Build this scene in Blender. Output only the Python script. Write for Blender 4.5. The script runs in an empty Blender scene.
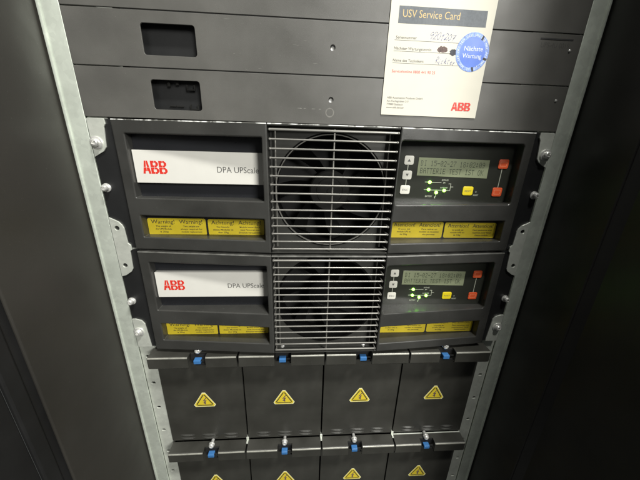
import bpy, bmesh, math, random
from mathutils import Vector, Matrix
random.seed(7)
S = 0.001                       # everything below is written in millimetres
scene = bpy.context.scene
C = scene.collection

# ------------------------------------------------------------------ camera, world, light
CAMX, CAMY, CAMZ = -29.88, -298.29, -21.06
cam_d = bpy.data.cameras.new('camera'); cam = bpy.data.objects.new('camera', cam_d); C.objects.link(cam)
cam_d.sensor_fit = 'HORIZONTAL'; cam_d.sensor_width = 36.0; cam_d.lens = 36.0*272.0/640.0
cam_d.clip_start = 0.005; cam_d.clip_end = 50
rx = Vector((0.99801468, -0.05703449, 0.02671633))
up = Vector((-0.00685096, 0.32336488, 0.94624956))
fw = Vector((0.06260798, 0.94455398, -0.32233215))
M = Matrix((rx, up, -fw)).transposed().to_4x4()
M.translation = Vector((CAMX, CAMY, CAMZ))*S
cam.matrix_world = M
scene.camera = cam

world = bpy.data.worlds.new("World"); scene.world = world; world.use_nodes = True
bg = world.node_tree.nodes['Background']
bg.inputs[0].default_value = (0.92, 0.95, 0.90, 1); bg.inputs[1].default_value = 0.075

def area(name, loc, target, sx, sy, power, col):
    l = bpy.data.lights.new(name, 'AREA'); l.shape = 'RECTANGLE'; l.size = sx; l.size_y = sy
    l.energy = power; l.color = col
    o = bpy.data.objects.new(name, l); C.objects.link(o)
    o.location = loc
    d = Vector(target) - Vector(loc)
    o.rotation_euler = d.to_track_quat('-Z', 'Y').to_euler()
    return o
area('ceiling_tube', (0.37, -0.66, 1.42), (0, 0, -0.15), 0.28, 0.10, 35, (1.0, 0.985, 0.93))
area('front_fill_soft', (0.98, -1.75, 0.75), (0, 0, -0.15), 0.6, 0.7, 47, (1.0, 0.985, 0.93))  # added soft fill for frontal room light, not a tube

scene.view_settings.view_transform = 'Standard'
scene.view_settings.look = 'None'
scene.view_settings.exposure = 0.0
scene.view_settings.gamma = 1.0

# ------------------------------------------------------------------ materials
def mat(name, col, rough=0.5, metal=0.0, var=0.12, scale=60, bump=0.0, bscale=900, rvar=0.08, specks=0.0, speck_col=(0.4,0.4,0.36), emit=None, es=0, spec=0.5, coat=0.0):
    m = bpy.data.materials.new(name); m.use_nodes = True
    nt = m.node_tree; N = nt.nodes; L = nt.links
    b = N['Principled BSDF']
    b.inputs['Metallic'].default_value = metal
    b.inputs['Specular IOR Level'].default_value = spec
    b.inputs['Coat Weight'].default_value = coat
    tc = N.new('ShaderNodeTexCoord')
    no = N.new('ShaderNodeTexNoise'); no.inputs['Scale'].default_value = scale; no.inputs['Detail'].default_value = 6
    L.new(tc.outputs['Object'], no.inputs['Vector'])
    mr = N.new('ShaderNodeMapRange'); mr.inputs[1].default_value = 0.3; mr.inputs[2].default_value = 0.7
    mr.inputs[3].default_value = 1-var; mr.inputs[4].default_value = 1+var
    L.new(no.outputs['Fac'], mr.inputs[0])
    mx = N.new('ShaderNodeMix'); mx.data_type = 'RGBA'; mx.blend_type = 'MULTIPLY'; mx.inputs[0].default_value = 1
    mx.inputs[6].default_value = (*col, 1)
    L.new(mr.outputs[0], mx.inputs[7])
    out = mx.outputs[2]
    if specks > 0:
        n2 = N.new('ShaderNodeTexNoise'); n2.inputs['Scale'].default_value = 700; n2.inputs['Detail'].default_value = 2
        L.new(tc.outputs['Object'], n2.inputs['Vector'])
        r2 = N.new('ShaderNodeMapRange'); r2.inputs[1].default_value = 0.70; r2.inputs[2].default_value = 0.78
        r2.inputs[4].default_value = specks
        L.new(n2.outputs['Fac'], r2.inputs[0])
        m2 = N.new('ShaderNodeMix'); m2.data_type = 'RGBA'
        L.new(r2.outputs[0], m2.inputs[0]); L.new(out, m2.inputs[6]); m2.inputs[7].default_value = (*speck_col, 1)
        out = m2.outputs[2]
    L.new(out, b.inputs['Base Color'])
    n3 = N.new('ShaderNodeTexNoise'); n3.inputs['Scale'].default_value = 25; n3.inputs['Detail'].default_value = 8
    L.new(tc.outputs['Object'], n3.inputs['Vector'])
    r3 = N.new('ShaderNodeMapRange'); r3.inputs[1].default_value = 0.3; r3.inputs[2].default_value = 0.7
    r3.inputs[3].default_value = max(0.02, rough-rvar); r3.inputs[4].default_value = min(1, rough+rvar)
    L.new(n3.outputs['Fac'], r3.inputs[0]); L.new(r3.outputs[0], b.inputs['Roughness'])
    if bump > 0:
        nb = N.new('ShaderNodeTexNoise'); nb.inputs['Scale'].default_value = bscale; nb.inputs['Detail'].default_value = 3
        L.new(tc.outputs['Object'], nb.inputs['Vector'])
        bp = N.new('ShaderNodeBump'); bp.inputs['Strength'].default_value = bump; bp.inputs['Distance'].default_value = 0.0003
        L.new(nb.outputs['Fac'], bp.inputs['Height']); L.new(bp.outputs[0], b.inputs['Normal'])
    if emit:
        b.inputs['Emission Color'].default_value = (*emit, 1); b.inputs['Emission Strength'].default_value = es
    return m

def galvanised(name, col, rough, metal):
    m = mat(name, col, rough, metal, var=0.10, scale=40, bump=0.12, bscale=250, rvar=0.12)
    nt = m.node_tree; N = nt.nodes; L = nt.links
    b = N['Principled BSDF']
    src = b.inputs['Base Color'].links[0].from_socket
    tc = N.new('ShaderNodeTexCoord')
    v = N.new('ShaderNodeTexVoronoi'); v.inputs['Scale'].default_value = 230; L.new(tc.outputs['Object'], v.inputs['Vector'])
    r = N.new('ShaderNodeMapRange'); r.inputs[3].default_value = 0.94; r.inputs[4].default_value = 1.04
    sp = N.new('ShaderNodeSeparateColor'); L.new(v.outputs['Color'], sp.inputs[0]); L.new(sp.outputs[0], r.inputs[0])
    mx = N.new('ShaderNodeMix'); mx.data_type = 'RGBA'; mx.blend_type = 'MULTIPLY'; mx.inputs[0].default_value = 1
    L.new(src, mx.inputs[6]); L.new(r.outputs[0], mx.inputs[7]); L.new(mx.outputs[2], b.inputs['Base Color'])
    return m

def worn_highlight(name, paint, bright_col, lo, hi, scale):  # paint mixed with a bright tone for edge highlight and chips
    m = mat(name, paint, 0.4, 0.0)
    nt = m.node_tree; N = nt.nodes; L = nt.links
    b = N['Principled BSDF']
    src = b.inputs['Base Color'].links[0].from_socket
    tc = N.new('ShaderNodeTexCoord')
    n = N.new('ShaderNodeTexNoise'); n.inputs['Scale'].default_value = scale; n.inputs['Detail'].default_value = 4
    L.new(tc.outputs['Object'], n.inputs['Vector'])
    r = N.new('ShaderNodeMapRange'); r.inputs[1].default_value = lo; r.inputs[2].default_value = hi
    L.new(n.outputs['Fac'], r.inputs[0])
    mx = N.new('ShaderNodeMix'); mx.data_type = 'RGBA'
    L.new(r.outputs[0], mx.inputs[0]); L.new(src, mx.inputs[6]); mx.inputs[7].default_value = (*bright_col, 1)
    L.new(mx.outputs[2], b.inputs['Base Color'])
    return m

MT = dict(
    panel=mat('grey_black_powder_coat', (0.098, 0.096, 0.088), 0.42, var=0.16, scale=22, bump=0.3, bscale=2600, rvar=0.12, specks=0.35, speck_col=(0.25,0.25,0.22)),
    bezel=mat('black_bezel_paint', (0.042, 0.042, 0.039), 0.33, var=0.18, scale=30, rvar=0.12, bump=0.15, bscale=2600, specks=0.15),
    recess=mat('recess_plastic', (0.018, 0.019, 0.022), 0.30, var=0.1, scale=20, bump=0.1, bscale=2600),
    ear=mat('black_ear_paint', (0.014, 0.0145, 0.015), 0.40, var=0.1, bump=0.1, bscale=2600),
    battery=mat('battery_tray_paint', (0.040, 0.0395, 0.034), 0.42, var=0.18, scale=25, rvar=0.12, bump=0.3, bscale=2600, specks=0.15),
    inside=mat('dark_interior', (0.006, 0.006, 0.006), 0.8),
    fan=mat('black_fan_plastic', (0.003, 0.003, 0.003), 0.75, spec=0.12),
    hub=mat('fan_hub_plastic', (0.013, 0.013, 0.012), 0.7, spec=0.2),
    fanplate=mat('grey_fan_plate', (0.055, 0.055, 0.05), 0.45, 0.2),
    wire=mat('zinc_wire', (0.25, 0.245, 0.225), 0.42, 0.6, var=0.08),
    galv=galvanised('galvanised_steel', (0.70, 0.73, 0.66), 0.45, 0.45),
    rail=galvanised('zinc_plated_rail', (0.66, 0.71, 0.63), 0.38, 0.45),
    screw=mat('bright_screw_steel', (0.80, 0.80, 0.77), 0.28, 0.6, var=0.1, scale=400),
    hole=mat('dark_hole', (0.01, 0.01, 0.01), 0.7),
    white=mat('white_plate_print', (0.72, 0.71, 0.66), 0.38, var=0.02, bump=0.05),
    card=mat('cream_card_paper', (0.70, 0.675, 0.575), 0.6, var=0.03, scale=30, bump=0.05),
    cardband=mat('grey_card_band', (0.10, 0.115, 0.13), 0.5, var=0.15, scale=500),
    gold=mat('gold_lettering', (0.62, 0.46, 0.20), 0.5),
    red=mat('red_logo_ink', (0.70, 0.035, 0.02), 0.5, var=0.03),
    ink=mat('black_ink', (0.03, 0.03, 0.03), 0.6),
    greyink=mat('grey_ink', (0.10, 0.10, 0.095), 0.6),
    penink=mat('blue_pen_ink', (0.10, 0.12, 0.30), 0.6),
    brownink=mat('brown_stamp_ink', (0.13, 0.085, 0.075), 0.7, var=0.4, scale=500),
    darkstamp=mat('dark_stamp_ink', (0.05, 0.055, 0.07), 0.7, var=0.4, scale=500),
    blue=mat('blue_sticker', (0.025, 0.13, 0.62), 0.4, var=0.06),
    bluelight=mat('pale_blue_sticker_rim', (0.18, 0.30, 0.72), 0.45, var=0.5, scale=600),
    stickerwhite=mat('white_sticker_ink', (0.72, 0.78, 0.85), 0.5),
    yellow=mat('yellow_sticker', (0.70, 0.55, 0.035), 0.36, var=0.08, scale=60),
    paleyellow=mat('pale_yellow_print', (0.85, 0.82, 0.45), 0.45, var=0.04),
    orange=mat('orange_red_button', (0.80, 0.115, 0.035), 0.4, var=0.03),
    orangelight=mat('orange_button_print', (0.88, 0.30, 0.16), 0.4),
    ybutton=mat('yellow_button', (0.86, 0.68, 0.02), 0.4, var=0.03),
    wbutton=mat('white_button', (0.70, 0.69, 0.62), 0.4, var=0.03),
    glass=mat('control_panel_foil', (0.030, 0.032, 0.026), 0.22, var=0.08, scale=30, rvar=0.04),
    lcd=mat('grey_green_lcd', (0.27, 0.30, 0.19), 0.22, var=0.04, rvar=0.03),
    lcdtext=mat('lcd_segments', (0.07, 0.085, 0.055), 0.3),
    lcdghost=mat('lcd_pale_segments', (0.19, 0.215, 0.135), 0.3),
    print=mat('pale_panel_print', (0.42, 0.44, 0.36), 0.5),
    led=mat('green_led', (0.3, 0.9, 0.1), 0.4, emit=(0.25, 1.0, 0.05), es=16.0),
    latch=mat('blue_plastic_latch', (0.045, 0.17, 0.42), 0.4, var=0.08),
    side=mat('brown_grey_side_panel', (0.029, 0.027, 0.023), 0.5, var=0.25, scale=7, bump=0.12, bscale=1800, specks=0.08),
    dark=mat('dark_surround', (0.010, 0.010, 0.010), 0.55, var=0.3, scale=12, bump=0.2, bscale=1200, specks=0.10, speck_col=(0.06,0.06,0.06)),
    rightside=mat('shade_dark_side_panel', (0.020, 0.019, 0.018), 0.42, var=0.35, scale=9, specks=0.12, speck_col=(0.08,0.08,0.075)),
    wornhighlight=worn_highlight('chipped_edge_highlight', (0.10, 0.10, 0.09), (0.74, 0.75, 0.72), 0.44, 0.56, 110),  # bright flecks are the bezel's edge highlight in colour, with chips
    faint=mat('faint_embossed_print', (0.070, 0.069, 0.064), 0.5),
    scuff=mat('pale_scuff', (0.20, 0.20, 0.18), 0.6, var=0.4, scale=300),
    stain=mat('pale_ring_stain', (0.17, 0.165, 0.15), 0.6, var=0.3, scale=200),
    dulledge=mat('dull_edge_highlight', (0.13, 0.13, 0.12), 0.4, 0.0, var=0.4, scale=90),  # edge highlight of the lower module, painted as a dull grey
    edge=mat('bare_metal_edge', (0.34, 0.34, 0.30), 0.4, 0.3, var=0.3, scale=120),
)

# ------------------------------------------------------------------ mesh helpers
OFF = Vector((0, 0, 0))
def P(x, d, z):
    return Vector((x, -d, z)) - OFF

class MB:
    def __init__(s): s.bm = bmesh.new()
    def box(s, x0, x1, d0, d1, z0, z1):
        vs = [s.bm.verts.new(P(x, d, z)) for d in (d0, d1) for z in (z0, z1) for x in (x0, x1)]
        for f in ((0,1,3,2),(4,6,7,5),(0,4,5,1),(2,3,7,6),(0,2,6,4),(1,5,7,3)):
            s.bm.faces.new([vs[i] for i in f])
        return s
    def prism(s, pts, d0, d1, dfun=None):
        a = [s.bm.verts.new(P(x, d0, z)) for x, z in pts]
        b = [s.bm.verts.new(P(x, d1 if dfun is None else dfun(x)+d1, z)) for x, z in pts]
        n = len(pts)
        s.bm.faces.new(a); s.bm.faces.new(b[::-1])
        for i in range(n): s.bm.faces.new([a[i], b[i], b[(i+1) % n], a[(i+1) % n]])
        return s
    def tube(s, p0, p1, r0, r1=None, n=20, cap=True):
        r1 = r0 if r1 is None else r1
        a, b = P(*p0), P(*p1)
        w = (b-a).normalized(); u = w.orthogonal().normalized(); v = w.cross(u)
        A = []; B = []
        for i in range(n):
            t = 2*math.pi*i/n; q = u*math.cos(t)+v*math.sin(t)
            A.append(s.bm.verts.new(a+q*r0)); B.append(s.bm.verts.new(b+q*r1))
        for i in range(n): s.bm.faces.new([A[i], A[(i+1) % n], B[(i+1) % n], B[i]])
        if cap: s.bm.faces.new(A[::-1]); s.bm.faces.new(B)
        return s
    def lathe(s, x, z, prof, n=24):             # axis towards the viewer; prof = [(radius, d)...]
        rings = []
        for r, d in prof:
            if r < 1e-6: rings.append([s.bm.verts.new(P(x, d, z))])
            else: rings.append([s.bm.verts.new(P(x+r*math.cos(2*math.pi*i/n), d, z+r*math.sin(2*math.pi*i/n))) for i in range(n)])
        for A, B in zip(rings, rings[1:]):
            for i in range(n):
                j = (i+1) % n
                if len(A) == 1 and len(B) == 1: break
                if len(A) == 1: s.bm.faces.new([A[0], B[i], B[j]])
                elif len(B) == 1: s.bm.faces.new([A[i], B[0], A[j]])
                else: s.bm.faces.new([A[i], B[i], B[j], A[j]])
        return s
    def mesh_(s, me, f):                         # add a flat curve/text mesh through mapping f(x,y,z)->(X,D,Z)
        vs = [s.bm.verts.new(P(*f(*v.co))) for v in me.vertices]
        for p in me.polygons:
            try: s.bm.faces.new([vs[i] for i in p.vertices])
            except ValueError: pass
        return s
    def text(s, body, x, z, size, d, width=None, align='LEFT', slant=0.0, bold=0.0, thick=0.12, rot=0.0, dfun=None):
        me, w = text_mesh(body, size, align, bold, slant)
        k = 1.0 if width is None else width/max(w, 1e-6)
        cr, sr = math.cos(rot), math.sin(rot)
        def f(a, b, c):
            a *= k
            X = x+a*cr-b*sr; Z = z+a*sr+b*cr
            return (X, (d if dfun is None else dfun(X)+d)+c*thick, Z)
        return s.mesh_(me, f)
    def build(s, name, m, parent=None, bevel=0.0, seg=2, smooth=False, ang=35):
        bmesh.ops.recalc_face_normals(s.bm, faces=s.bm.faces)
        for v in s.bm.verts: v.co *= S
        me = bpy.data.meshes.new(name); s.bm.to_mesh(me); s.bm.free()
        me.materials.append(m)
        o = bpy.data.objects.new(name, me); C.objects.link(o)
        if parent is not None: o.parent = parent
        else: o.location = OFF*S
        if smooth:
            for p in me.polygons: p.use_smooth = True
            me.set_sharp_from_angle(angle=math.radians(ang))
        if bevel > 0:
            b = o.modifiers.new('bevel', 'BEVEL'); b.width = bevel*S; b.segments = seg; b.limit_method = 'ANGLE'
            b.angle_limit = math.radians(40); b.harden_normals = False
        return o

_cache = {}
def text_mesh(body, size, align='LEFT', bold=0.0, slant=0.0):
    key = (body, size, align, bold, slant)
    if key in _cache: return _cache[key]
    c = bpy.data.curves.new('txt', 'FONT'); c.body = body; c.size = size; c.align_x = align
    c.offset = bold; c.shear = slant; c.extrude = 1.0; c.resolution_u = 3
    o = bpy.data.objects.new('txt', c); C.objects.link(o)
    dg = bpy.context.evaluated_depsgraph_get(); dg.update()
    me = bpy.data.meshes.new_from_object(o.evaluated_get(dg))
    bpy.data.objects.remove(o)
    xs = [v.co.x for v in me.vertices] or [0]
    _cache[key] = (me, max(xs)-min(xs))
    return _cache[key]

def rrect(x0, x1, z0, z1, r, n=5):
    pts = []
    for cx, cz, a in ((x1-r, z1-r, 0), (x0+r, z1-r, 90), (x0+r, z0+r, 180), (x1-r, z0+r, 270)):
        for i in range(n+1):
            t = math.radians(a+90*i/n); pts.append((cx+r*math.cos(t), cz+r*math.sin(t)))
    return pts

def plate(mb, outline, holes, d0, d1, bevel=0.0, dfun=None, dmid=None):
    """flat sheet cut with holes (a filled 2D curve turned into mesh); front face may taper with dfun(x)"""
    c = bpy.data.curves.new('pl', 'CURVE'); c.dimensions = '2D'; c.fill_mode = 'BOTH'
    for pts in [outline]+holes:
        sp = c.splines.new('POLY'); sp.points.add(len(pts)-1)
        for q, (x, z) in zip(sp.points, pts): q.co = (x, z, 0, 1)
        sp.use_cyclic_u = True
    h = (d1-d0)/2
    c.extrude = max(h-bevel, 0.01); c.bevel_depth = bevel; c.bevel_resolution = 2; c.offset = -bevel
    o = bpy.data.objects.new('pl', c); C.objects.link(o)
    dg = bpy.context.evaluated_depsgraph_get(); dg.update()
    me = bpy.data.meshes.new_from_object(o.evaluated_get(dg))
    bpy.data.objects.remove(o)
    def f(x, z, t):
        if dfun is not None and t > 0: return (x, dfun(x)-(h-t), z)
        return (x, d0+h+t, z)
    mb.mesh_(me, f)
    bmesh.ops.remove_doubles(mb.bm, verts=mb.bm.verts, dist=0.0005)
    return mb

def thing(name, label, cat, x, d, z, group=None):
    global OFF
    o = bpy.data.objects.new(name, None); C.objects.link(o)
    OFF = Vector((x, -d, z)); o.location = OFF*S
    o['label'] = label; o['category'] = cat
    if group: o['group'] = group
    o.empty_display_size = 0.01
    return o
def copy_tree(o, parent=None):
    c = o.copy(); C.objects.link(c)
    if parent is not None: c.parent = parent
    for ch in list(o.children): copy_tree(ch, c)
    return c

def logo(mb, x0, x1, z0, z1, d, dfun=None):
    """three block capitals A B B sliced by a horizontal and a vertical hairline"""
    H = z1-z0; W = x1-x0; lw = W*0.325; gap = (W-3*lw)/2; mid = z0+H*0.5; s = H*0.016; v = lw*0.022
    def pr(pts): mb.prism(pts, d, d+0.15) if dfun is None else mb.prism(pts, d+dfun(pts[0][0]), d+0.15+dfun(pts[0][0]))
    # A : left and right legs, crossbar block
    a0 = x0; c = a0+lw*0.5; st = lw*0.27
    def leftx(z): return a0+(z-z0)/H*lw*0.30
    for lo, hi in ((z0, mid-s), (mid+s, z1)):
        L0, L1 = leftx(lo), leftx(hi)
        if lo == z0:
            bar = z0+H*0.20; Lb, Lh = leftx(bar), leftx(hi)
            pr([(L0, lo), (L0+st, lo), (Lb+st*0.98, bar), (c-v, bar), (c-v, hi), (Lh, hi)])
            pr([(2*c-L0, lo), (2*c-Lh, hi), (c+v, hi), (c+v, bar), (2*c-Lb-st*0.98, bar), (2*c-L0-st, lo)])
        else:
            n = z0+H*0.72
            pr([(L0, lo), (L0+st, lo), (c-v, z0+H*0.86), (c-v, hi), (L1, hi)])
            pr([(2*c-L0, lo), (2*c-L1, hi), (c+v, hi), (c+v, z0+H*0.86), (2*c-L0-st, lo)])
    for k in (1, 2):
        b0 = x0+k*(lw+gap); bc = b0+lw*0.47; b1 = b0+lw; t = H*0.17
        for lo, hi in ((z0, mid-s), (mid+s, z1)):
            up_ = lo != z0
            bl, bh = (lo, hi)
            r = (bh-bl)*0.33; xr = b1-(lw*0.05 if up_ else 0)
            st2 = lw*0.31; to = H*0.15; ti = H*0.14
            tb, tt = (ti, to) if up_ else (to, ti)
            pr([(b0, bl), (bc-v, bl), (bc-v, bl+tb), (b0+st2, bl+tb), (b0+st2, bh-tt), (bc-v, bh-tt), (bc-v, bh), (b0, bh)])
            pr([(bc+v, bl), (xr-r, bl), (xr, bl+r), (xr, bh-r), (xr-r, bh), (bc+v, bh), (bc+v, bh-tt), (xr-st2, bh-tt), (xr-st2, bl+tb), (bc+v, bl+tb)])
    return mb

def screw_mesh(mb, x, z, d, r=3.6, h=3.2, washer=5.4):
    if washer: mb.lathe(x, z, [(washer, d), (washer, d+0.9), (washer-0.4, d+1.2), (r*0.8, d+1.2)])
    d += 1.2 if washer else 0
    q = r*0.42
    mb.lathe(x, z, [(r*0.92, d), (r, d+h*0.35), (r*0.95, d+h*0.7), (r*0.72, d+h*0.95), (q, d+h), (q*0.7, d+h*0.55), (0, d+h*0.5)])
    for a in (0.5, 0.5+math.pi/2):             # raised lands of the cross recess
        for sgn in (1, -1):
            cx, cz = math.cos(a)*sgn*r*0.62, math.sin(a)*sgn*r*0.62
            mb.tube((x+cx, d+h*0.6, z+cz), (x+cx*0.8, d+h*1.02, z+cz*0.8), r*0.2, r*0.12, n=8)
    return mb

# ------------------------------------------------------------------ cabinet (sides, rails, dark interior)
cab = thing('rack_cabinet', 'equipment rack with galvanised upright rails and dark side panels around the modules', 'cabinet', 0, 0, -900)
def rail(sgn):
    mb = MB()
    x0, x1 = sorted((sgn*240.2, sgn*257.6))
    plate(mb, [(x0, -900), (x1, -900), (x1, 400), (x0, 400)], [], -2.0, 0.0, 0.4)
    # rounded return along the outer edge
    xo = sgn*257.6
    pr = [(xo-sgn*2.0, 0.05), (xo-sgn*1.6, 1.0), (xo-sgn*0.6, 1.3), (xo+sgn*0.4, 1.1), (xo+sgn*0.9, 0.3), (xo+sgn*0.9, -22), (xo, -22)]
    a = [mb.bm.verts.new(P(x, d, -900)) for x, d in pr]; b = [mb.bm.verts.new(P(x, d, 400)) for x, d in pr]
    for i in range(len(pr)-1): mb.bm.faces.new([a[i], a[i+1], b[i+1], b[i]])
    return mb
for sgn in (-1, 1):
    rl = rail(sgn).build('upright_rail', MT['rail'], cab, smooth=True)
    mb = MB()
    x0, x1 = sorted((sgn*221.5, sgn*240.6))
    holes = [rrect(sgn*232.5-2.6, sgn*232.5+2.6, z-2.0, z+2.0, 1.6) for z in [-287.5-44.45*k for k in range(0, 13)]]
    plate(mb, [(x0, -900), (x1, -900), (x1, 400), (x0, 400)], holes, -5.0, -3.0, 0.3)
    mb.box(*sorted((sgn*221.5, sgn*223.0)), -45, -5.01, -900, 400)
    mb.build('perforated_rail', MT['galv'], cab)
mb = MB()
mb.box(-262, 262, -420, -415, -900, 400); mb.box(-221, 221, -60, -58, -900, 400)
mb.build('back_panel', MT['inside'], cab)
# left side panel: plain sheet, groove, then the folded front edge
MB().box(-262.5, -259.6, -300, 101.5, -900, 400).build('side_panel', MT['side'], cab, bevel=1.0)
MB().box(-272, -263.2, 95, 109, -900, 400).build('door_seal', MT['dark'], cab)
MB().box(-266, -261.5, 108, 121, -900, 400).build('corner_post', MT['dark'], cab, bevel=1.5)
MB().box(-285, -264, 121.5, 620, -900, 400).build('door_panel', MT['dark'], cab, bevel=1.0)  # black sheet added to keep the view past the post dark
# right side: panel coloured dark for the shade on it, soft vertical fold
MB().box(259.8, 262.5, -300, 64, -900, 1100).build('side_panel', MT['rightside'], cab, bevel=1.0)
mb = MB()
pts = [(262, 60), (262, 64), (268, 72), (270, 110), (270, 235), (276, 235), (276, 60)]
mb_a = [mb.bm.verts.new(P(x, d, -900)) for x, d in pts]; mb_b = [mb.bm.verts.new(P(x, d, 1100)) for x, d in pts]
for i in range(len(pts)): j = (i+1) % len(pts); mb.bm.faces.new([mb_a[i], mb_a[j], mb_b[j], mb_b[i]])
mb.build('door_panel', MT['rightside'], cab)

# ------------------------------------------------------------------ blanking panels
BP = 'blank filler panels above the modules'
def blank(z0, z1, cut, label, name='blank_panel'):
    t = thing(name, label, 'panel', 0, 0, z0, BP)
    mb = MB()
    holes = [rrect(*cut, 2.6)] if cut else []
    holes.append([(-3.2+2.4*math.cos(a*math.pi/8), (z0+z1)/2+1+2.4*math.sin(a*math.pi/8)) for a in range(16)])
    plate(mb, rrect(-240.0, 240.0, z0+0.45, z1-0.45, 1.0), holes, -1.6, 0.0 if abs(z0) > 1 else 0.0, 0.35)
    mb.build('panel_sheet', MT['panel'], t)
    MB().lathe(-3.2, (z0+z1)/2+0.2, [(2.2, -4.0), (2.2, -1.8), (1.9, -1.4), (0, -2.6)]).build('set_screw', MT['screw'], t, smooth=True)
    MB().lathe(230.0, (z0+z1)/2+8.3, [(1.3, 0.0), (1.2, 0.5), (0.6, 0.9), (0, 1.0)], 12).build('rivet', MT['screw'], t, smooth=True)
    if cut:
        b = MB().box(cut[0]-4, cut[1]+4, -9, -8, cut[2]-3, cut[3]+3)
        bk = b.build('cutout_backing', MT['ear'], t)
        if z0 < 10:
            c = MB()
            for (x, z, w, h) in ((-159.5, 33.0, 1.2, 5.5), (-151.5, 33.5, 1.2, 3.5), (-158, 13.4, 3, 1.2), (-151, 13.4, 3, 1.2)):
                c.box(x-w, x+w, -6.4, -4.5, z-h/2, z+h/2)
            for (x, z) in ((-139, 29), (-137.5, 12)):
                c.box(x-4, x+4, -6, -4, z-1.5, z-0.3); c.box(x-4, x-2.8, -6, -4, z-0.3, z+3.4); c.box(x+2.8, x+4, -6, -4, z-0.3, z+3.4)
            c.build('retaining_clip', MT['hub'], t, bevel=0.2)
    return t
p0 = blank(0.9, 44.45, (-173.8, -128.8, 9.5, 35.0), 'grey black blank panel directly above the upper power module, clips inside its cutout')
mb = MB(); mb.lathe(-4.0, 12.0, [(3.3, 0.02), (3.4, 0.06), (4.3, 0.06), (4.4, 0.02)], 28); mb.build('ring_stain', MT['stain'], p0)
for x, w in ((-36, 4), (-30, 2.5), (-22, 3.5), (-15, 2)): MB().box(x, x+w, 0.02, 0.06, 14.5-x*0.01, 15.0-x*0.01).build('scuff_mark', MT['scuff'], p0)
p2 = blank(44.45, 88.9, (-175.5, -128.3, 54.7, 79.2), 'grey black blank panel second above the power module, plain dark rectangular cutout at left')
rg = random.Random(11)
def scuff(p, x, z, L_, a, w):
    o_ = MB().prism([(x, z-w), (x+L_*math.cos(a), z+L_*math.sin(a)), (x+L_*0.4, z+w+L_*0.4*math.sin(a))], 0.01, 0.05)
    o_.build('scuff_mark', MT['scuff'], p)
for i in range(7):
    scuff(p2, rg.uniform(-110, 40), rg.uniform(47, 86), rg.uniform(2, 9), rg.uniform(-0.5, 0.3), rg.uniform(0.08, 0.2))
MB().box(197.5, 231, 0.02, 0.25, 83.4, 84.6).build('engraved_line', MT['ink'], p2)
MB().text('UPS-4U 0019', 199, 76.8, 6.2, 0.02, width=29, thick=0.03).build('lettering', MT['faint'], p2)
blank(88.9, 133.3, None, 'plain grey black blank panel at the very top edge behind the service card')

# ------------------------------------------------------------------ service card
card = thing('service_card', 'cream paper maintenance card with dark header band, hung over the blank panels', 'card', 97, 0.6, 11)
mb = MB(); plate(mb, [(47.8, 12.1), (146.9, 11.6), (147.5, 111.5), (48.3, 111.5)], [], 0.4, 0.9); mb.build('paper', MT['card'], card)
CD = 0.95
MB().prism([(56.2, 89.3), (140.2, 89.6), (139.7, 102.4), (56.2, 102.6)], CD-0.04, CD+0.03).build('header_band', MT['cardband'], card)
MB().text('USV Service Card', 59.5, 94.2, 8.4, CD+0.06, width=54, thick=0.04, bold=0.01).build('lettering', MT['gold'], card)
mb = MB()
for z in (76.2, 67.4, 57.6): mb.box(54.6, 132, CD, CD+0.04, z-0.12, z+0.12)
mb.text('Seriennummer', 55.5, 77.4, 3.3, CD, width=20, thick=0.04)
mb.text('Nächster Wartungstermin', 54.8, 68.6, 3.3, CD, width=36, thick=0.04)
mb.text('Name des Technikers', 54.6, 58.8, 3.3, CD, width=30, thick=0.04)
for z, tx, w in ((26.9, 'ABB Automation Products GmbH', 36), (23.9, 'Am Fuchsgraben 2-3', 22), (21.0, '77880 Sasbach', 16.5), (18.2, 'www.abb.de/usv', 18)):
    mb.text(tx, 52.6, z, 2.5, CD, width=w, thick=0.04)
mb.build('small_print', MT['greyink'], card)
MB().text('Servicehotline 0800 441 90 25', 54.7, 49.6, 3.4, CD, width=43, thick=0.04).build('hotline_print', MT['red'], card)
logo(MB(), 119.8, 139.6, 18.0, 25.6, CD).build('logo', MT['red'], card)
def ribbon(mb, pts, w, d):
    """a pen stroke: flat ribbon whose width follows the pressure"""
    # smooth with Catmull-Rom
    q = [pts[0]]+list(pts)+[pts[-1]]; sm = []
    for i in range(1, len(q)-2):
        for k in range(6):
            t = k/6
            sm.append(tuple(0.5*(2*q[i][c]+(q[i+1][c]-q[i-1][c])*t+(2*q[i-1][c]-5*q[i][c]+4*q[i+1][c]-q[i+2][c])*t*t+(3*q[i][c]-q[i-1][c]-3*q[i+1][c]+q[i+2][c])*t**3) for c in (0, 1)))
    sm.append(tuple(pts[-1])); L_ = []; R_ = []
    for i, (x, z) in enumerate(sm):
        a = sm[max(i-1, 0)]; b = sm[min(i+1, len(sm)-1)]
        dx, dz = b[0]-a[0], b[1]-a[1]; n = math.hypot(dx, dz) or 1
        ww = w*(0.65+0.35*math.sin(i*0.9+x))*(0.5 if i in (0, len(sm)-1) else 1)
        L_.append(mb.bm.verts.new(P(x-dz/n*ww, d, z+dx/n*ww))); R_.append(mb.bm.verts.new(P(x+dz/n*ww, d, z-dx/n*ww)))
    for i in range(len(sm)-1): mb.bm.faces.new([L_[i], L_[i+1], R_[i+1], R_[i]])
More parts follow.
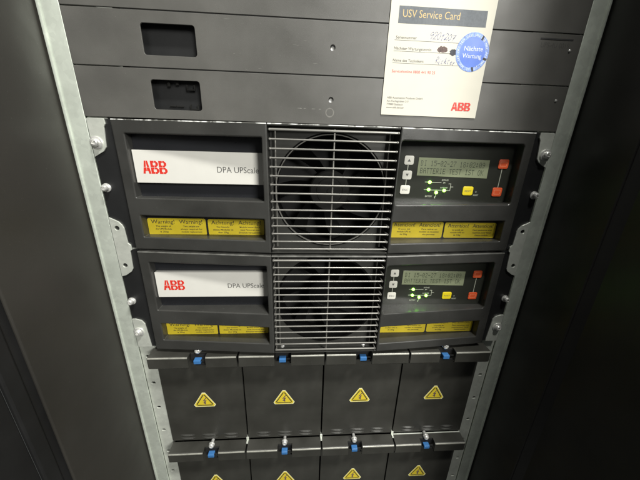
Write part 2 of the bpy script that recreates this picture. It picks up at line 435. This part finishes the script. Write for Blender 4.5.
HAND = {'9': [[(.9,.8),(.5,1),(.1,.75),(.4,.45),(.85,.75),(.8,.4),(.5,0)]], '2': [[(.1,.75),(.45,1),(.85,.75),(.5,.35),(.05,.02),(.5,.06),(.95,.0)]],
 '0': [[(.55,1),(.1,.7),(.15,.15),(.5,0),(.85,.35),(.8,.85),(.5,1)]], '1': [[(.1,.6),(.55,1),(.45,.5),(.4,0)]], '7': [[(.05,.95),(.5,.9),(.95,1),(.6,.5),(.35,-.1)], [(.25,.5),(.85,.55)]],
 'R': [[(.15,0),(.2,.5),(.25,1),(.7,1),(.85,.75),(.3,.5),(.6,.25),(1,0)]], 'i': [[(.3,.5),(.25,.05),(.6,.05)], [(.35,.8),(.4,.85)]], 'c': [[(.8,.5),(.3,.45),(.2,.1),(.7,.05)]],
 'h': [[(.3,1.05),(.2,0),(.35,.4),(.65,.45),(.65,.05),(.9,.05)]], 't': [[(.4,.9),(.3,.1),(.7,.05)], [(.05,.6),(.75,.65)]], 'e': [[(.2,.25),(.7,.35),(.5,.55),(.2,.3),(.4,0),(.9,.1)]], 'r': [[(.2,.45),(.2,0),(.3,.35),(.8,.45)]]}
mb = MB(); rr = random.Random(5)
def handwrite(txt, x, z, w, h):
    for i, ch in enumerate(txt):
        dz = rr.uniform(-0.5, 0.5); k = rr.uniform(0.85, 1.1)
        for st_ in HAND[ch]:
            ribbon(mb, [(x+(i+a*0.95)*w+b*h*0.28, z+dz+b*h*k-i*0.12) for a, b in st_], 0.24, CD+0.06)
handwrite('9201207', 87.3, 78.2, 3.55, 5.4); handwrite('Richter', 96.0, 58.9, 2.9, 5.2)
mb.build('handwriting', MT['penink'], card)
def blob(cx, cz, w, h, n=26, seed=1):
    r = random.Random(seed)
    return [(cx+w*math.cos(2*math.pi*i/n)*(0.8+0.3*r.random()), cz+h*math.sin(2*math.pi*i/n)*(0.7+0.45*r.random())) for i in range(n)]
MB().prism(blob(102, 70.4, 5.2, 2.9, seed=3), CD-0.03, CD+0.05).build('stamped_date', MT['brownink'], card)
MB().prism(blob(113.5, 68.6, 4.6, 2.8, seed=5), CD-0.03, CD+0.05).build('stamped_date', MT['darkstamp'], card)
SX, SZ = 131.6, 69.3
MB().lathe(SX, SZ, [(0, CD+0.10), (16.3, CD+0.10), (16.4, CD)], 56).build('round_sticker', MT['bluelight'], card)
mb = MB(); mb.lathe(SX, SZ, [(0, CD+0.16), (12.6, CD+0.16), (12.6, CD+0.1)], 48); mb.build('sticker_centre', MT['blue'], card)
mb = MB()
mb.text('Nächste', SX-9.0, SZ+1.2, 5.4, CD+0.2, width=18.5, thick=0.03, bold=0.03)
mb.text('Wartung', SX-9.4, SZ-4.8, 5.4, CD+0.2, width=19, thick=0.03, bold=0.03)
for i, ch in enumerate('JAN FEB MRZ APR MAI JUN JUL AUG SEP OKT NOV DEZ '):
    a = math.pi/2-2*math.pi*i/48
    if ch != ' ': mb.text(ch, SX+13.2*math.cos(a), SZ+13.2*math.sin(a), 2.9, CD+0.14, align='CENTER', rot=a-math.pi/2, thick=0.03)
mb.build('sticker_lettering', MT['stickerwhite'], card)
mb = MB()
for a in (1.0, 1.63*math.pi-0.2, -0.35):
    ca, sa = math.cos(a), math.sin(a)
    mb.prism([(SX+ca*q-sa*w, SZ+sa*q+ca*w) for q, w in ((12.4, -1.3), (16.2, -0.9), (16.2, 0.9), (12.4, 0.5))], CD+0.12, CD+0.2)
mb.build('punched_mark', MT['ink'], card)

# ------------------------------------------------------------------ power module
HM = 133.0
def DW(x): return 20.0-max(0.0, abs(x)-62.0)*0.08
ML = 'rack power modules with fan grille and control panel'
mod = thing('power_module', 'upper black power module directly under the blank panels, round fan visible behind its grille', 'power unit', 0, 0, -HM, ML)
Zt = 0.0; Zb = -HM
# back ear sheet
for sgn in (-1, 1):
    mb = MB(); x0, x1 = sorted((sgn*237.4, sgn*205))
    plate(mb, [(x0, Zb+0.5), (x1, Zb+0.5), (x1, Zt-0.5), (x0, Zt-0.5)], [], 0.15, 1.4, 0.2)
    mb.build('ear', MT['ear'], mod)
    zs = -66.5
    screw_mesh(MB(), sgn*233.3, zs, 1.4, r=3.4, h=5.0, washer=4.5).build('screw', MT['screw'], mod, smooth=True, ang=40)
# wings of the bezel
def wing(sgn, holes, name='bezel'):
    mb = MB()
    x0, x1 = sorted((sgn*212.6, sgn*64.6))
    plate(mb, [(x0, Zb+0.9), (x1, Zb+0.9), (x1, Zt-0.7), (x0, Zt-0.7)], holes, -3.0, 15.0, 1.3, dfun=DW)
    return mb.build(name, MT['bezel'], mod)
wing(-1, [rrect(-201.5, -70.0, -75.2, -13.4, 0.9), rrect(-201.0, -70.2, -117.8, -94.0, 0.9)])
wing(1, [rrect(66.5, 202.5, -76.5, -12.6, 3.2), rrect(67.0, 201.2, -120.2, -95.5, 1.2)])
# recess floors
for a in ((-203, -68.5, -3.2, -2.2, -77, -12), (-203, -69, -3.2, -2.2, -119, -93), (66, 203, -3.2, -2.2, -121.5, -94)): MB().box(*a).build('recess_floor', MT['recess'], mod)
# name plate
LB = lambda x: 3.2
np_ = MB().box(-200.9, -70.6, -2.2, 3.2, -60.6, -28.2).build('name_plate', MT['white'], mod, bevel=0.4)
logo(MB(), -193.0, -168.8, -51.2, -38.4, 3.15).build('logo', MT['red'], np_)
MB().text('DPA UPScale', -119.5, -48.6, 8.6, 3.22, width=42.5, thick=0.08, bold=-0.015).build('lettering', MT['greyink'], np_)
# yellow warning stickers
def sticker(x0, x1, z0, z1, head, small, clip=None):
    mb = MB(); plate(mb, rrect(x0, x1, z0, z1, 2.2), [], -2.2, -1.85)
    st = mb.build('warning_label', MT['yellow'], mod)
    mb = MB(); w = (x1-x0)
    for k in (0, 1):
        cx = x0+w*(0.26+0.48*k)
        hw = w*0.40
        mb.text(head, cx-hw/2, z1-6.0, 6.4, -1.8, width=hw, thick=0.06)
        for j, tx in enumerate(small[k]):
            ww = min(w*0.42, len(tx)*1.25)
            mb.text(tx, cx-ww/2, z1-9.9-j*3.2, 2.6, -1.8, width=ww, thick=0.06, bold=0.02)
    mb.build('lettering', MT['ink'], st)
en = (('The weight of', 'the UPS Module', 'is 25kg'), ('Two people are', 'always required for', 'module replacement'))
de = (('Das Gewicht', 'dieses Modules ist', 'über 25kg'), ('Module immer durch', 'zwei Personen aus', 'Einschub herausheben'))
es = (('El peso del', 'modulo UPS es', 'de 25kg'), ('Para retirar un', 'modulo se necesitan', 'dos personas'))
fr = (('Le poids du', 'module UPS est', 'de 25kg'), ('Deux personnes sont', 'requises pour lever', 'chaque module'))
sticker(-200.8, -138.3, -119.0+0.3, -99.4, 'Warning!', en)
sticker(-136.0, -74.0, -119.0+0.3, -99.8, 'Achtung!', de)
sticker(72.0, 135.2, -119.8, -100.0, 'Atencion!', es)
sticker(137.2, 200.4, -119.5, -100.6, 'Attention!', fr)
# control panel
cp = MB().box(65.8, 203.2, -3.2, -1.6, -77.2, -12.0).build('control_panel', MT['glass'], mod)
CP = -1.6
def sub(mb, name, m, **k): return mb.build(name, MT[m], cp, **k)
sub(MB().prism([(94.6, -47.4), (175.2, -49.2), (174.6, -29.6), (94.6, -28.3)], CP-0.2, CP+0.25), 'display', 'lcd', bevel=0.1)
FONT = {'D': ('1110','1001','1001','1001','1001','1001','1110'), 'I': ('01110','00100','00100','00100','00100','00100','01110'),
 '1': ('00100','01100','00100','00100','00100','00100','01110'), '5': ('11111','10000','11110','00001','00001','10001','01110'),
 '-': ('00000','00000','00000','11111','00000','00000','00000'), '0': ('01110','10001','10011','10101','11001','10001','01110'),
 '2': ('01110','10001','00001','00010','00100','01000','11111'), '7': ('11111','00001','00010','00100','01000','01000','01000'),
 '8': ('01110','10001','10001','01110','10001','10001','01110'), '9': ('01110','10001','10001','01111','00001','00010','01100'),
 ':': ('00000','01100','01100','00000','01100','01100','00000'), 'B': ('11110','10001','10001','11110','10001','10001','11110'),
 'A': ('01110','10001','10001','11111','10001','10001','10001'), 'T': ('11111','00100','00100','00100','00100','00100','00100'),
 'E': ('11111','10000','10000','11110','10000','10000','11111'), 'R': ('11110','10001','10001','11110','10100','10010','10001'),
 'S': ('01111','10000','10000','01110','00001','00001','11110'), 'O': ('01110','10001','10001','10001','10001','10001','01110'),
 'K': ('10001','10010','10100','11000','10100','10010','10001')}
mb = MB(); pw, ph = 0.58, 0.84
for r_, row in enumerate(('DI 15-02-27 18:02:09', 'BATTERIE TEST IST OK')):
    for i, ch in enumerate(row):
        for j, bits in enumerate(FONT.get(ch, ())):
            for k, bit in enumerate(bits):
                if bit == '1':
                    x = 97.6+i*3.66+k*pw; z = -31.2-r_*8.0-j*ph-i*0.06
                    vs = [mb.bm.verts.new(P(xx, CP+0.3, zz)) for xx, zz in ((x, z), (x+pw*0.92, z), (x+pw*0.92, z-ph*0.93), (x, z-ph*0.93))]
                    mb.bm.faces.new(vs)
sub(mb, 'display_text', 'lcdtext')
for (x, z, w, h, m, gl) in ((83.9, -31.6, 10.4, 9.6, 'wbutton', '▲'), (83.6, -47.2, 10.4, 9.6, 'wbutton', '▼'), (83.3, -63.2, 11.0, 9.6, 'wbutton', 'E'),
                       (156.0, -63.3, 12.0, 9.8, 'ybutton', 'R'), (190.8, -33.2, 11.4, 10.0, 'orange', 'O'), (190.6, -64.0, 11.4, 10.0, 'orange', 'O')):
    mb = MB(); plate(mb, rrect(x-w/2, x+w/2, z-h/2, z+h/2, 1.9), [], CP-0.2, CP+0.8, 0.25); sub(mb, 'button', m, smooth=True)
    mb = MB()
    if gl == '▲': mb.prism([(x-1.7, z-1.5), (x+1.7, z-1.5), (x, z+1.6)], CP+0.7, CP+0.85)
    elif gl == '▼': mb.prism([(x-1.7, z+1.5), (x, z-1.6), (x+1.7, z+1.5)], CP+0.7, CP+0.85)
    elif gl == 'E': mb.text('ESC', x-3.4, z-1.3, 3.4, CP+0.82, width=6.8, thick=0.03)
    elif gl == 'R': mb.text('RESET', x-3.8, z-1.1, 2.8, CP+0.82, width=7.6, thick=0.03)
    else: plate(mb, rrect(x-3.8, x+3.8, z-2.6, z+2.6, 0.8), [rrect(x-3.3, x+3.3, z-2.1, z+2.1, 0.6)], CP+0.7, CP+0.84)
    sub(mb, 'button_symbol', 'orangelight' if gl == 'O' else 'greyink')
for z0, z1 in ((-42.3, -36.5), (-58.3, -52.1)): sub(MB().box(83.2, 84.0, CP, CP+0.1, z0, z1), 'button_link', 'print')
sub(MB().box(190.3, 191.1, CP, CP+0.1, -58.9, -38.3), 'button_link', 'print')
for q in ((105, 109, -54.7, -54.1), (112, 124, -55.0, -54.4), (105, 109, -63.0, -62.4), (112, 126, -63.4, -62.8), (130.6, 134.9, -63.6, -63.0),
          (134.9, 135.5, -63.6, -55.6), (132.5, 134.9, -56.2, -55.6), (135.5, 138.4, -59.6, -59.0), (119.4, 120.1, -70.4, -67.2), (118.4, 119.4, -72.4, -70.0)):
    sub(MB().box(q[0], q[1], CP, CP+0.1, q[2], q[3]), 'diagram_line', 'print')
sub(MB().prism([(126, -55.6), (129.2, -55.0), (126.6, -53.9)], CP, CP+0.1), 'diagram_line', 'print')
for tx_, x, z, h, w in (('BYPASS', 124, -52.9, 2.6, 7.5), ('INVERTER', 123.5, -61.0, 2.2, 8.5), ('BATTERY', 107.5, -71.0, 2.6, 8), ('+', 164.8, -65.8, 4.2, None), ('RESET', 163.4, -68.9, 2.4, 6.0)):
    sub(MB().text(tx_, x, z, h, CP, width=w, thick=0.1, bold=0.03), 'panel_lettering', 'print')
for x, z in ((110.5, -54.4), (110.5, -62.7), (128.5, -63.3), (119.7, -65.8)):
    sub(MB().lathe(x, z, [(1.7, CP), (1.6, CP+1.0), (1.0, CP+1.6), (0, CP+1.9)], 14), 'indicator_light', 'led', smooth=True)
# centre: fan plate, fan, grille
CX, CZ = 0.0, -68.0
mb = MB()
ring = [(CX+60.3*math.cos(2*math.pi*i/72), CZ+60.3*math.sin(2*math.pi*i/72)) for i in range(72)]
plate(mb, [(-64.2, Zb+1.2), (64.2, Zb+1.2), (64.2, Zt-0.9), (-64.2, Zt-0.9)], [ring], -1.0, 0.6)
mb.build('fan_plate', MT['fanplate'], mod)
for a in ((-64.2, 64.2, 0.6, 19.2, -2.6, -0.9), (-64.2, 64.2, 0.6, 19.0, Zb+1.0, Zb+2.0)): MB().box(*a).build('grille_frame', MT['fanplate'], mod, bevel=0.3)
fan = MB().lathe(CX, CZ, [(62, -36), (60.0, -34), (60.0, 0.4), (60.4, 1.2), (61.4, 1.2), (61.8, 0.6)], 72).build('fan', MT['fan'], mod, smooth=True)
MB().lathe(CX, CZ, [(59.0, 0.2), (59.3, 1.4), (60.2, 1.5), (60.4, 0.6)], 72).build('fan_rim', MT['wire'], fan, smooth=True)
MB().lathe(CX, CZ, [(23, -30), (23, -13), (21.5, -11.4), (0, -11.2)], 48).build('fan_hub', MT['hub'], fan, smooth=True)
mb = MB(); mb.lathe(CX, CZ, [(3.2, -11.3), (3.0, -10.4), (0, -10.1)], 16); mb.lathe(CX, CZ, [(14.5, -11.25), (14.8, -10.9), (15.2, -11.25)], 40); mb.build('hub_cap', MT['hub'], fan, smooth=True)
mb = MB()
for k in range(7):
    a0 = 2*math.pi*k/7
    rows_ = []
    for i in range(7):
        r = 22+i*6.0; tw = a0+i*0.055
        w = 0.40-0.012*i
        rows_.append([mb.bm.verts.new(P(CX+r*math.cos(tw+w*t), -14-12*t, CZ+r*math.sin(tw+w*t))) for t in (0, .25, .5, .75, 1)])
    for A, B in zip(rows_, rows_[1:]):
        for j in range(4): mb.bm.faces.new([A[j], A[j+1], B[j+1], B[j]])
mb.build('fan_blades', MT['fan'], fan, smooth=True)
MB().box(-63, 63, -40, -39, -130, -4).build('fan_backing', MT['inside'], fan)
mb = MB()
for i in range(15):
    z = -6.2-i*8.62
    r = 0.95 if i else 1.25
    prof = [(-63.4, r*0.55), (-62.6, r), (62.6, r), (63.4, r*0.55)]
    mb.tube((-62.8, 19.4, z), (62.8, 19.4, z), r, n=10)
    for sgn in (-1, 1):
        mb.tube((sgn*62.3, 19.6, z), (sgn*62.3, 6, z), 0.9, n=8)
        mb.lathe(sgn*62.2, z, [(1.2, 18.2), (1.35, 19.6), (0.9, 20.6), (0, 20.9)], 12)
mb.tube((0, 17.6, -4.5), (0, 17.6, -128.5), 0.95, n=10)
mb.tube((-58.4, 5.5, -4.5), (-58.4, 5.5, -128.5), 0.8, n=8); mb.tube((58.4, 5.5, -4.5), (58.4, 5.5, -128.5), 0.8, n=8)
mb.build('fan_grille', MT['wire'], mod, smooth=True)
# top edge highlight painted as a bright strip, broken up by paint chips
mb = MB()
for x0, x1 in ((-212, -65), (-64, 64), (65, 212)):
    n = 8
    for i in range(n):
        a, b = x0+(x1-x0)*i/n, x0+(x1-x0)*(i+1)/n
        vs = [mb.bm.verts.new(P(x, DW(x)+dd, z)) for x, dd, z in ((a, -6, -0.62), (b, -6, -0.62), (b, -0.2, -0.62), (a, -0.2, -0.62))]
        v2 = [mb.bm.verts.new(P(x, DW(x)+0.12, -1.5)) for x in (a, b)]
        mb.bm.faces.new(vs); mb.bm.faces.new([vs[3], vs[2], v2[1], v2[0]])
mb.build('worn_highlight_edge', MT['wornhighlight'], mod)

mod2 = copy_tree(mod)
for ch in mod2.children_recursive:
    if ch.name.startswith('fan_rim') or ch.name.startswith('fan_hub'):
        ch.data = ch.data.copy(); ch.data.materials[0] = MT['fan']  # lower rim and hub blackened: shade behind that grille put into colour
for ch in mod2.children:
    if ch.name.startswith('worn_highlight_edge'):
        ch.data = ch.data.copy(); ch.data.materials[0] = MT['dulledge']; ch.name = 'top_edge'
mod2.location = Vector((0, 0, (-HM-134.4)))*S
mod2['label'] = 'lower black power module, sitting right above the battery modules with yellow triangles'

# ------------------------------------------------------------------ galvanised brackets on the ears
BG = 'galvanised ear brackets along the rails'
def corner_bracket(sgn, z0, z1, topend, label, sz):
    t = thing('ear_bracket', label, 'bracket', sgn*230, 1.5, min(z0, z1), BG)
    xo, xi = sgn*237.2, sgn*221.0
    if topend: pts = [(xo, -0.8), (xo-sgn*1.5, -0.2), (xi+sgn*0.3, -0.2), (xi-sgn*0.2, -5), (xi+sgn*1.6, -8), (xi+sgn*3.4, -26.5), (xi+sgn*6.5, -30.5), (xo, -36.0)]
    else: pts = [(xo, -225.5), (xo-sgn*4, -225.5), (xi+sgn*5.5, -227.8), (xi+sgn*2.5, -232.5), (xi+sgn*0.2, -262), (xi, -266.6), (xo, -266.6)]
    mb = MB(); plate(mb, pts, [], 1.5, 3.1, 0.25); mb.build('bracket_plate', MT['galv'], t)
    screw_mesh(MB(), sgn*232.4, sz, 3.1, r=3.9, h=3.6, washer=6.0).build('screw', MT['screw'], t, smooth=True, ang=40)
def mid_bracket(sgn, label):
    t = thing('ear_bracket', label, 'bracket', sgn*230, 1.5, -167, BG)
    xo, xi = sgn*237.4, sgn*221.0
    pts = [(xo, -98.0), (xo-sgn*9, -102.5), (xi+sgn*4.2, -106.5), (xi+sgn*3.0, -110), (xi+sgn*2.2, -127), (xi-sgn*0.3, -129.5), (xi-sgn*0.6, -135.0), (xi+sgn*1.6, -136.5),
           (xi+sgn*2.6, -158), (xi+sgn*4.6, -161.5), (xo-sgn*5, -166.2), (xo, -167.6)]
    hs = [[(sgn*231.2+2.5*math.cos(a*math.pi/8), z+2.5*math.sin(a*math.pi/8)) for a in range(16)] for z in (-109.8, -153.8)]
    mb = MB(); plate(mb, pts, hs, 1.5, 3.1, 0.25); mb.build('bracket_plate', MT['galv'], t)
for sgn, side in ((-1, 'left'), (1, 'right')):
    corner_bracket(sgn, -36, 0, True, f'galvanised bracket with large screw, {side} top corner of upper power module', -22.5)
    mid_bracket(sgn, f'galvanised bracket with two empty holes, bridging both power modules at {side}')
    corner_bracket(sgn, -266, -225, False, f'galvanised bracket with large screw, {side} bottom corner of lower power module', -244.0)

# ------------------------------------------------------------------ battery modules
GB = 'battery modules in two rows below the power modules'
ROW = 171.0; L1 = -272.0
W2 = 111.0
def make_battery(cx):
    t = thing('battery_module', '', 'battery', 0, 0, L1-168, GB)
    bx0, bx1 = -W2/2+1.1, W2/2-1.1
    base = L1
    mb = MB()
    slots = []
    for (a, b) in ((-42, -21), (-11.5, 12), (20.5, 42)):
        for zz in (-160.0+1.5, -166.0+1.5): slots.append((a, b, base+zz))
    plate(mb, [(bx0, base-168.2), (bx1, base-168.2), (bx1, base-2), (bx0, base-2)], [rrect(a, b, z-0.9, z+0.9, 0.8, 3) for a, b, z in slots], -1.5, 0.0, 0.2)
    mb.box(bx0, bx0+1.5, -58, -1.6, base-168.2, base-2); mb.box(bx1-1.5, bx1, -58, -1.6, base-168.2, base-2)
    fp = mb.build('front_plate', MT['battery'], t)
    mb = MB()
    for a, b, z in slots:       # pressed louvre hoods
        n = 8; prev = None
        vs1 = []; vs2 = []
        for i in range(n+1):
            x = a+(b-a)*i/n; h = 1.5*min(1, 3.2*min(i, n-i)/n)
            vs1.append(mb.bm.verts.new(P(x, 0.02, z+2.4))); vs2.append(mb.bm.verts.new(P(x, 0.05+h, z+0.4)))
        for i in range(n): mb.bm.faces.new([vs1[i], vs1[i+1], vs2[i+1], vs2[i]])
    mb.build('louvres', MT['fanplate'], fp)
    MB().box(bx0+2, bx1-2, -20, -19, base-167, base-3).build('inner_plate', MT['inside'], fp)
    # handle lip: top shelf and folded front, cut out for the latch
    mb = MB()
    for a, b in ((bx0+0.2, cx-10.5), (cx+10.8, bx1-0.2)):
        # top face slightly sloping, front face, small return
        prof = [(0.3, 0.0), (15.8, 0.0), (17.4, -0.6), (18.0, -2.0), (18.0, -15.6), (17.2, -17.0), (15.6, -17.2), (15.6, -15.8), (16.6, -15.4), (16.6, -2.4), (15.6, -1.4), (0.3, -1.4)]
        A = [mb.bm.verts.new(P(a, d, base+z)) for d, z in prof]; B = [mb.bm.verts.new(P(b, d, base+z)) for d, z in prof]
        m_ = len(prof)
        for i in range(m_): mb.bm.faces.new([A[i], A[(i+1) % m_], B[(i+1) % m_], B[i]])
        mb.bm.faces.new(A); mb.bm.faces.new(B[::-1])
    mb.box(cx-10.5, cx+10.8, 0.3, 8.5, base-1.4, base)
    lip = mb.build('handle_lip', MT['battery'], t)
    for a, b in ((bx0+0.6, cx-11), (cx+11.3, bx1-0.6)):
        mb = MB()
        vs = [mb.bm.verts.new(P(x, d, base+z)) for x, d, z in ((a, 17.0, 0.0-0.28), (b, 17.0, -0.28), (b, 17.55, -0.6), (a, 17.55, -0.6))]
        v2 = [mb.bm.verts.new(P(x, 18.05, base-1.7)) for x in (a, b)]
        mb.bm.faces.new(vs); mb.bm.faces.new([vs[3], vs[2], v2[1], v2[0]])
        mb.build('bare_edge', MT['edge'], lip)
    # latch housing, blue latch, screw
    MB().box(cx-10.2, cx+10.4, 0.3, 9.5, base-16, base-1.5).build('latch_housing', MT['inside'], t, bevel=0.4)
    la = MB().box(cx-4.8, cx+4.0, 9.5, 16.5, base-12.2, base-6.6).build('latch', MT['latch'], t, bevel=0.8)
    mb = MB(); mb.box(cx+4.0, cx+10.8, 13, 15, base-8.6, base-7.4); mb.box(cx-3, cx+10.8, 13, 15, base-14.6, base-13.4); mb.build('latch_wire', MT['ear'], la)
    mb = MB(); mb.tube((cx-0.5, 0.3, base+3.2), (cx-0.5, 7.0, base+3.2), 2.2, n=14); screw_mesh(mb, cx-0.5, base+3.2, 7.0, r=3.9, h=3.8, washer=4.3)
    mb.build('screw', MT['screw'], t, smooth=True, ang=40)
    # warning triangle
    tz = base-92.0; tx = 0.0
    def tri(mb, r, d0, d1, cz=0.0, cut=None):
        pts = []
        for a in (90, 210, 330):
            for da in (-7, 7):
                q = math.radians(a+da); pts.append((tx+r*math.cos(q), tz+cz+r*math.sin(q)*0.98))
        hs = []
        if cut: hs = [[(tx+cut*math.cos(math.radians(a)), tz+cz+cut*math.sin(math.radians(a))*0.98) for a in (90, 210, 330)]]
        return plate(mb, pts, hs, d0, d1)
    sg = tri(MB(), 16.4, 0.0, 0.25).build('warning_sign', MT['paleyellow'], t)
    tri(MB(), 15.0, 0.2, 0.32).build('sign_face', MT['yellow'], sg)
    tri(MB(), 12.5, 0.3, 0.38, cut=12.3).build('sign_border', MT['ink'], sg)
    mb = MB(); mb.prism([(tx+x, tz+z) for x, z in ((2.2, 7.2), (-2.6, 0.6), (0.2, 0.8), (-1.4, -2.2), (-3.0, -1.8), (1.6, -5.6), (1.9, -1.2), (0.8, -1.8), (3.2, 2.4), (0.2, 2.2), (3.4, 6.8))], 0.3, 0.38)
    mb.build('sign_symbol', MT['brownink'], sg)
    return t

words = ['leftmost', 'second from the left', 'third from the left', 'rightmost']
for c_, cx in enumerate((5.0, 0.8, -5.0, -4.0)):          # the latch sits a little differently on each column
    proto = make_battery(cx)
    for r_ in range(2):
        o = proto if r_ == 0 else copy_tree(proto)
        o.location = Vector(((c_-1.5)*W2, 0, L1-168-ROW*r_))*S
        for ch in o.children:
            if ch.name.startswith('warning_sign'): ch.location = Vector((random.uniform(-0.9, 0.9), 0, random.uniform(-0.9, 0.9)))*S
        if r_ == 1 and c_ == 3: MB().box(-W2/2+1.5, W2/2-1.5, 0.2, 1.6, L1-0.3, L1+0.9).build('bright_back_edge', MT['galv'], o, bevel=0.2)
        row = 'full upper row' if r_ == 0 else 'bottom cut-off row'
        o['label'] = f'black battery module with yellow triangle, {words[c_]} in the {row}'
# small steel clips where the trays meet
for c_ in range(3):
    x = (c_-1)*W2
    tb = thing('tray_clip', ['small bright steel clip in the gap right of the leftmost battery modules', 'small bright steel clip between the two middle battery columns', 'small bright steel clip in the gap left of the rightmost battery modules'][c_],
               'clip', x, 0, -450, 'steel clips between the battery columns')
    MB().box(x-1.9, x+1.9, 0.6, 2.0, -442.8, -436.5).build('clip_head', MT['galv'], tb, bevel=0.4)
    MB().box(x-1.3, x+1.3, 2.0, 7.0, -442.9, -441.3).build('clip_tongue', MT['galv'], tb, bevel=0.3)
    MB().box(x-0.8, x+0.8, -8, 0.6, -441.5, -438).build('clip_stem', MT['galv'], tb)

scene.render.engine = 'CYCLES'
